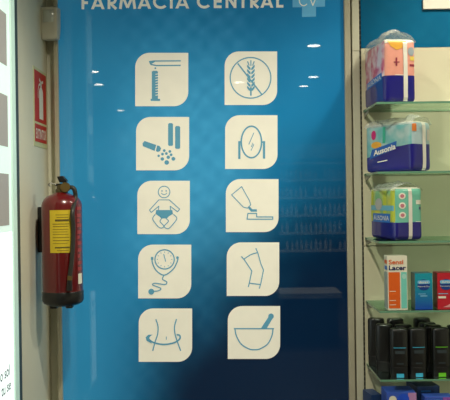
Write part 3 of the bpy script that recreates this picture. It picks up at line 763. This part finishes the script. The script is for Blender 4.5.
# green-yellow pack, third shelf
c0 = W(394.5, 239, 2.722)
P3 = Pack('yellow-green and navy nappy pack on the third glass shelf', (c0.x, 2.722), math.radians(12), 0.118, 0.222, 0.202, SH[2],
          mottled('green_yellow_print', srgb(120, 184, 130), srgb(206, 204, 70), 14), mat('mint_film', srgb(112, 190, 166), 0.35, coat=0.6, var=0.08), M_white, 3)
P3.rect('navy_band', 'left', 0.0, 0.0, 1.0, 0.34, M_navy); P3.rect('navy_band', 'front', 0.0, 0.0, 1.0, 0.34, M_navy)
for u in (0.0, 0.56, 0.86): P3.rect('lime_stripe', 'left', u+0.02, 0.36, u+0.16, 0.97, mat('pack_lime', srgb(186, 196, 60), 0.4), 0.0009)
P3.rect('blue_stripe', 'left', 0.02, 0.56, 0.98, 0.66, mat('pack_sky', srgb(110, 176, 196), 0.4), 0.0011)
P3.disc('child_figure', 'left', 0.40, 0.68, 0.15, 0.12, mat('pack_lilac', srgb(176, 176, 170), 0.4), 0.0014)
lg = P3.rect('logo_patch', 'left', 0.14, 0.33, 0.86, 0.50, pt, 0.0016); P3.text('left', 'AUSONIA', 0.18, 0.37, 0.82, 0.46, pw, 0.0, 0.0022, lg, 0.0)
for v in (0.48, 0.66, 0.84):
    q = P3.disc('round_badge', 'front', 0.28, v, 0.12, 0.062, pw, 0.0010); P3.disc('badge_picture', 'front', 0.28, v, 0.07, 0.036, mat('pack_rose', srgb(196, 120, 130), 0.4), 0.0015, q)
P3.rect('pale_note', 'front', 0.76, 0.68, 0.96, 0.76, pw, 0.001); P3.rect('dark_note', 'front', 0.86, 0.58, 0.97, 0.63, mat('pack_slate', srgb(80, 100, 130), 0.4), 0.001); P3.rect('fold_line', 'front', 0.74, 0.342, 0.98, 0.352, pw, 0.001)
P3.strap(0.49, 0.62); P3.wrap(0.030, 9)

# ------------------------------------------------------------ small cartons
def carton(name, label, px0, px1, pytop, si, Yf, depth, m_front, m_side, cat='box', rz=0.0, group=None):
    z = SH[si]; a = W(px0, 300, Yf).x; b = W(px1, 300, Yf).x; zt2 = W((px0+px1)/2, pytop, Yf).z
    wd, h = b-a, zt2-z
    t = thing(name, label, cat, ((a+b)/2, Yf+depth/2, z+0.0004), rz, group)
    mb = MB(); x, y = wd/2, depth/2
    vs = [(-x, -y, 0), (x, -y, 0), (x, y, 0), (-x, y, 0), (-x, -y, h), (x, -y, h), (x, y, h), (-x, y, h)]
    mb.add(vs, [(0, 1, 5, 4)], 0); mb.add(vs, [(0, 3, 2, 1), (4, 5, 6, 7), (1, 2, 6, 5), (2, 3, 7, 6), (3, 0, 4, 7)], 1)
    mb.build('carton', [m_front, m_side], t, bevel=0.0012)
    def put(nm, dr, m, off=0.0008, parent=None):
        mb = MB(); mb.add([(-x+u*wd, -y-off, v*h) for u, v in dr.v], dr.f); return mb.build(nm, m, parent or t, fixn=False)
    def word(s, u0, v0, u1, v1, m, bold=0.02, nm='brand_word', off=0.0012):
        vs_, fs_, _ = text_mesh(s, bold); d = Draw(); d.v = [(u0+p*(u1-u0), v0+q*(v1-v0)) for p, q in vs_]; d.f = fs_; return put(nm, d, m, off)
    def flap(m, nm='side_print', y0=0.1, y1=0.9, z0=0.1, z1=0.9, off=0.0008):
        mb = MB(); mb.add([(-x-off, y-(y0)*2*y, z0*h), (-x-off, y-(y1)*2*y, z0*h), (-x-off, y-(y1)*2*y, z1*h), (-x-off, y-(y0)*2*y, z1*h)], [(0, 1, 2, 3)]); mb.build(nm, m, t, fixn=False)
    return t, put, word, flap
def rect(u0, v0, u1, v1): d = Draw(); d.poly([(u0, v0), (u1, v0), (u1, v1), (u0, v1)]); return d
M_cw = mat('carton_cream', srgb(232, 226, 204), 0.4); M_cor = mat('carton_orange', srgb(226, 96, 24), 0.4); M_cteal = mat('carton_aqua', srgb(120, 208, 192), 0.4)
M_cnavy = mat('carton_navy', srgb(24, 34, 92), 0.4)
t, put, word, flap = carton('toothpaste_box', 'tall orange, white and aqua toothpaste box on the fourth shelf', 388, 407.6, 256, 3, 2.728, 0.060, M_cw, M_cw)
put('orange_field', rect(0.04, 0.03, 0.62, 0.70), M_cor); put('aqua_field', rect(0.68, 0.03, 0.97, 0.70), M_cteal)
d = Draw(); d.disc(0.84, 0.62, 0.12, 16); d.v = [(u, 0.62+(v-0.62)*0.40) for u, v in d.v]; put('pale_disc', d, mat('carton_mint', srgb(168, 220, 206), 0.4), 0.0012)
word('Sensi', 0.06, 0.845, 0.80, 0.93, M_cor); word('Lacer', 0.06, 0.735, 0.94, 0.825, M_cnavy, 0.03)
for v in (0.09, 0.17, 0.34): put('small_print', rect(0.08, v, 0.40, v+0.012), M_cw, 0.0012)
flap(mat('carton_grey', srgb(150, 165, 160), 0.4), 'side_field', 0.05, 0.95, 0.02, 0.70); flap(M_cor, 'side_print', 0.2, 0.9, 0.85, 0.92, 0.001); flap(pt, 'side_print', 0.2, 0.9, 0.74, 0.81, 0.001)
def grad(name, lo, hi, h):
    m = bpy.data.materials.new(name); m.use_nodes = True; nt = m.node_tree; N = nt.nodes; p = N['Principled BSDF']
    tc = N.new('ShaderNodeTexCoord'); sp = N.new('ShaderNodeSeparateXYZ'); nt.links.new(tc.outputs['Object'], sp.inputs[0])
    mr = N.new('ShaderNodeMapRange'); nt.links.new(sp.outputs[2], mr.inputs[0]); mr.inputs[1].default_value = 0; mr.inputs[2].default_value = h
    mx = N.new('ShaderNodeMix'); mx.data_type = 'RGBA'; nt.links.new(mr.outputs[0], mx.inputs[0]); mx.inputs[6].default_value = lo; mx.inputs[7].default_value = hi
    nt.links.new(mx.outputs[2], p.inputs['Base Color']); p.inputs['Roughness'].default_value = 0.35
    return m
M_pill = mat('logo_lightblue', srgb(120, 186, 226), 0.4); M_cdb = mat('logo_deepblue', srgb(20, 62, 140), 0.4)
def durex(t, put, word, under, sub):
    d = Draw(); d.v = []; d.disc(0.5, 0.70, 0.36, 20); d.v = [(u, 0.68+(v-0.70)*0.42) for u, v in d.v]; put('logo_oval', d, M_cdb)
    d = Draw(); pts = []
    for k in range(20):
        a = 2*PI*k/20; pts.append((0.5+(0.26 if math.cos(a) > 0 else -0.26)+0.10*math.cos(a), 0.755+0.05*math.sin(a)))
    d.poly(pts); put('logo_pill', d, M_pill, 0.0012)
    word('durex', 0.24, 0.725, 0.76, 0.79, pw, 0.01, 'brand_word', 0.0016)
    word(under, 0.16, 0.62, 0.84, 0.655, pw, 0.0, 'variety_word', 0.0014)
    for (u0, v0, u1, v1) in sub: put('small_print', rect(u0, v0, u1, v1), M_pill, 0.0010)
t, put, word, flap = carton('condom_box', 'teal-blue condom box between the toothpaste and red boxes', 415.2, 432.6, 273.4, 3, 2.730, 0.062, grad('teal_blue_print', srgb(16, 70, 170), srgb(20, 150, 170), 0.10), mat('carton_slate', srgb(60, 92, 96), 0.4), group='condom boxes')
durex(t, put, word, 'Natural Plus', ((0.18, 0.42, 0.60, 0.44), (0.30, 0.36, 0.70, 0.39)))
t, put, word, flap = carton('condom_box', 'red condom box at the right end of the fourth shelf', 437.6, 455.0, 273.0, 3, 2.730, 0.062, mat('carton_red', srgb(196, 30, 48), 0.4), mat('carton_maroon', srgb(110, 26, 34), 0.4), group='condom boxes')
durex(t, put, word, 'Sensitivo', ((0.04, 0.42, 0.60, 0.44),))
put('note_label', rect(0.04, 0.30, 0.48, 0.36), pw); d = Draw(); d.poly([(0.30, 0.06), (0.55, 0.10), (1.0, 0.22), (1.0, 0.12), (0.8, 0.05)]); put('white_swoosh', d, mat('carton_pink', srgb(230, 160, 160), 0.4))

# ------------------------------------------------------------ black toiletry bottles
M_bottle = mat('bottle_black', srgb(17, 18, 19), 0.34, coat=0.2); M_bcap = mat('bottle_cap', srgb(16, 17, 18), 0.4)
M_bblue = mat('tab_blue', srgb(60, 176, 214), 0.35); M_bgreen = mat('tab_green', srgb(108, 200, 40), 0.35); M_bgrey = mat('bottle_grey_print', srgb(46, 58, 64), 0.5)
def ring_pts(hw, hd, n=28, e=3.2):
    P = []
    for k in range(n):
        a = 2*PI*k/n; c, s = math.cos(a), math.sin(a)
        P.append((hw*math.copysign(abs(c)**(2/e), c), hd*math.copysign(abs(s)**(2/e), s)))
    return P
BW, BD, BH = 0.0335, 0.021, 0.186
def loft(secs, n=28):
    mb = MB(); vs = []; fs = []
    for hw, hd, z in secs: vs += [(x, y, z) for x, y in ring_pts(hw, hd, n)]
    for i in range(len(secs)-1):
        for k in range(n): fs.append((i*n+k, i*n+(k+1) % n, (i+1)*n+(k+1) % n, (i+1)*n+k))
    fs.append(tuple(range(n))[::-1]); fs.append(tuple((len(secs)-1)*n+k for k in range(n)))
    return mb.add(vs, fs)
def bottle(mt):
    t = thing('toiletry_bottle', '', 'bottle', (0, 0, 0))
    loft([(BW*0.97, BD*0.97, 0.040), (BW, BD, 0.046), (BW, BD, 0.172), (BW*0.98, BD*0.97, 0.179), (BW*0.93, BD*0.90, 0.184), (BW*0.84, BD*0.80, BH)]).build('bottle_body', M_bottle, t, True)
    loft([(BW*0.93, BD*0.93, 0.0), (BW*0.97, BD*0.97, 0.004), (BW*0.97, BD*0.97, 0.038), (BW*0.90, BD*0.90, 0.0395)]).build('cap', M_bcap, t, True)
    def strip(nm, x0, x1, z0, z1, m, bow=0.0):
        n = 8; vs = []
        for k in range(n+1):
            x = x0+(x1-x0)*k/n; y = -BD*(1-abs(x/BW)**3.2)**(1/3.2)-0.0008-bow
            vs += [(x, y, z0), (x, y, z1)]
        MB().add(vs, [(2*k, 2*k+2, 2*k+3, 2*k+1) for k in range(n)]).build(nm, m, t, True, fixn=False)
    strip('flip_tab', -0.014, 0.014, 0.002, 0.017, mt, 0.0012); strip('colour_line', -0.024, 0.024, 0.114, 0.1165, mt)
    strip('word_print', -0.018, 0.018, 0.092, 0.104, M_bgrey); strip('small_print', -0.013, 0.013, 0.052, 0.057, M_bgrey)
    return t
def copy_tree(o):
    c = o.copy(); C.objects.link(c)
    for ch in o.children:
        k = ch.copy(); C.objects.link(k); k.parent = c
    return c
spots = [  # x, y, turn, colour, label
    (0.662, 2.752, 0.05, 0, 'black bottle with blue tab at the front left corner of its shelf'),
    (0.734, 2.757, -0.05, 0, 'black bottle with blue tab at the front, beside the green-tabbed bottle'),
    (0.628, 2.850, PI+0.35, 0, 'black bottle turned sideways, second from the slotted upright'),
    (0.700, 2.835, PI, 0, 'black bottle standing behind the two front blue-tabbed bottles'),
    (0.614, 2.938, PI+0.35, 0, 'black bottle at the back of the shelf nearest the slotted upright'),
    (0.690, 2.925, PI, 0, 'black bottle at the back, behind the sideways bottle'),
    (0.823, 2.757, 0.0, 1, 'black bottle with bright green tab at the front of the shelf'),
    (0.812, 2.815, PI, 1, 'black bottle right behind the green-tabbed front bottle'),
    (0.806, 2.872, PI, 1, 'black bottle third in the row behind the green-tabbed bottle'),
    (0.800, 2.930, PI, 1, 'black bottle last in the row behind the green-tabbed bottle'),
    (0.896, 2.800, 0.0, 1, 'black bottle cut by the right edge, beside the green-tabbed one')]
protos = [bottle(M_bblue), bottle(M_bgreen)]; used = [False, False]
for x, y, rz, k, lab_ in spots:
    o = protos[k] if not used[k] else copy_tree(protos[k]); used[k] = True
    o.location = (x, y, SH[4]+0.0004); o.rotation_euler = (0, 0, -rz); o.scale.z = 1.045 if y > 2.9 else 1.0; tag(o, lab_, 'bottle', 'black toiletry bottles on the fifth shelf')

# ------------------------------------------------------------ cartons on the bottom shelf
M_b1 = mat('carton_royal', srgb(58, 92, 190), 0.4, var=0.2, scale=60); M_b2 = mat('carton_midnight', srgb(40, 66, 112), 0.4); M_b3 = mat('carton_violet', srgb(150, 84, 176), 0.4, var=0.2)
t, put, word, flap = carton('tampon_box', 'blue and pink sanitary carton with round emblem on the bottom shelf', 385.5, 415.0, 393.0, 5, 2.728, 0.10, M_b1, M_b1, group='cartons on the bottom shelf')
d = Draw(); d.disc(0.56, 0.88, 0.20, 22); d.v = [(u, 0.88+(v-0.88)*0.53) for u, v in d.v]; put('round_emblem', d, mat('emblem_blue', srgb(30, 80, 210), 0.4), 0.0012)
d = Draw(); d.disc(0.20, 0.88, 0.13, 18); d.v = [(u, 0.88+(v-0.88)*0.53) for u, v in d.v]; put('cream_spot', d, M_cw, 0.0010); put('pink_field', rect(0.72, 0.0, 1.0, 1.0), mat('carton_lilac', srgb(190, 140, 190), 0.4))
t, put, word, flap = carton('tampon_box', 'dark blue sanitary carton standing behind the pink and blue one', 414.0, 437.0, 386.5, 5, 2.80, 0.12, M_b2, M_b2, group='cartons on the bottom shelf', rz=0.12)
put('pale_print', rect(0.15, 0.90, 0.6, 0.93), pt)
t, put, word, flap = carton('tampon_box', 'violet and blue sanitary carton at the right of the bottom shelf', 424.0, 452.0, 397.5, 5, 2.720, 0.06, M_b3, M_b1, group='cartons on the bottom shelf')
put('blue_field', rect(0.0, 0.80, 0.62, 1.0), M_b1); put('pale_print', rect(0.30, 0.90, 0.52, 0.95), M_pill, 0.0012)
t, put, word, flap = carton('tampon_box', 'small navy carton at the left end of the bottom shelf', 367.5, 378.5, 395.0, 5, 2.87, 0.09, M_b2, M_b2, group='cartons on the bottom shelf', rz=0.2)

# ------------------------------------------------------------ shop shelves behind the camera, mirrored in the panel
gx0, gx1, gy = 0.76, 1.76, -4.10
hwg = (gx1-gx0)/2; gc = (gx0+gx1)/2
M_gw = mat('shop_shelf', srgb(206, 208, 202), 0.5)
tag(MB().box((gx0-0.02, gy-0.32, 0), (gx1+0.02, gy-0.285, 2.35)).build('display_backboard', mat('shop_back', srgb(60, 72, 78), 0.6)), 'dark board behind the shop shelves mirrored in the blue panel', 'board')
levels = [0.72, 0.97, 1.22, 1.47, 1.72]
for z, which in zip(levels + [1.96], ('lowest', 'second lowest', 'third lowest', 'third highest', 'second highest', 'highest')):
    sh_ = thing('display_shelf', which + ' pale shop shelf mirrored in the blue panel', 'shelf', (gc, gy, z), 0, 'shop shelves mirrored in the panel')
    MB().box((-hwg, -0.28, -0.012), (hwg, 0, 0)).build('shelf_board', M_gw, sh_); MB().box((-hwg, -0.002, -0.030), (hwg, 0.006, 0.004)).build('price_rail', M_gw, sh_)
ct = thing('shop_counter', 'low pale counter below the mirrored shop shelves', 'counter', (0.84, -1.25, 0))
hwg = 0.31
MB().box((-hwg, -0.30, 0.47), (hwg, 0.16, 0.52)).build('counter_top', M_gw, ct); MB().box((-hwg+0.03, -0.26, 0), (hwg-0.03, 0.08, 0.47)).build('counter_body', mat('shop_counter_grey', srgb(60, 66, 68), 0.6), ct)
tag(MB().box((gx0, gy-0.28, 2.02), (gx1, gy-0.02, 2.22)).build('header_box', M_gw, bevel=0.004), 'plain pale header above the mirrored shop shelves', 'header')
pb0 = MB().lathe([(0.001, 0), (0.017, 0), (0.017, 0.075), (0.008, 0.088), (0.008, 0.110), (0.001, 0.110)], 10).build('medicine_bottle', mat('bottle_white', srgb(214, 214, 205), 0.4), None, True)
first = True
for r_, z in enumerate(levels):
    for k in range(14):
        if (r_*5+k*3) % 11 == 0: continue
        o = pb0 if first else pb0.copy()
        if not first: C.objects.link(o)
        first = False
        o.location = (gx0+0.05+k*0.068+random.uniform(-.004, .004), gy-0.06, z); s_ = random.uniform(1.15, 1.5); o.scale = (s_, s_, s_)
        tag(o, 'small white medicine bottle on the shop shelves mirrored in the panel', 'bottle', 'bottles mirrored in the blue panel')
MB().box((-0.004, -2.4, 0.05), (0.004, 2.4, 2.05)).build('window_pane', glass('window_glass', (0.95, 0.98, 0.97)), win)
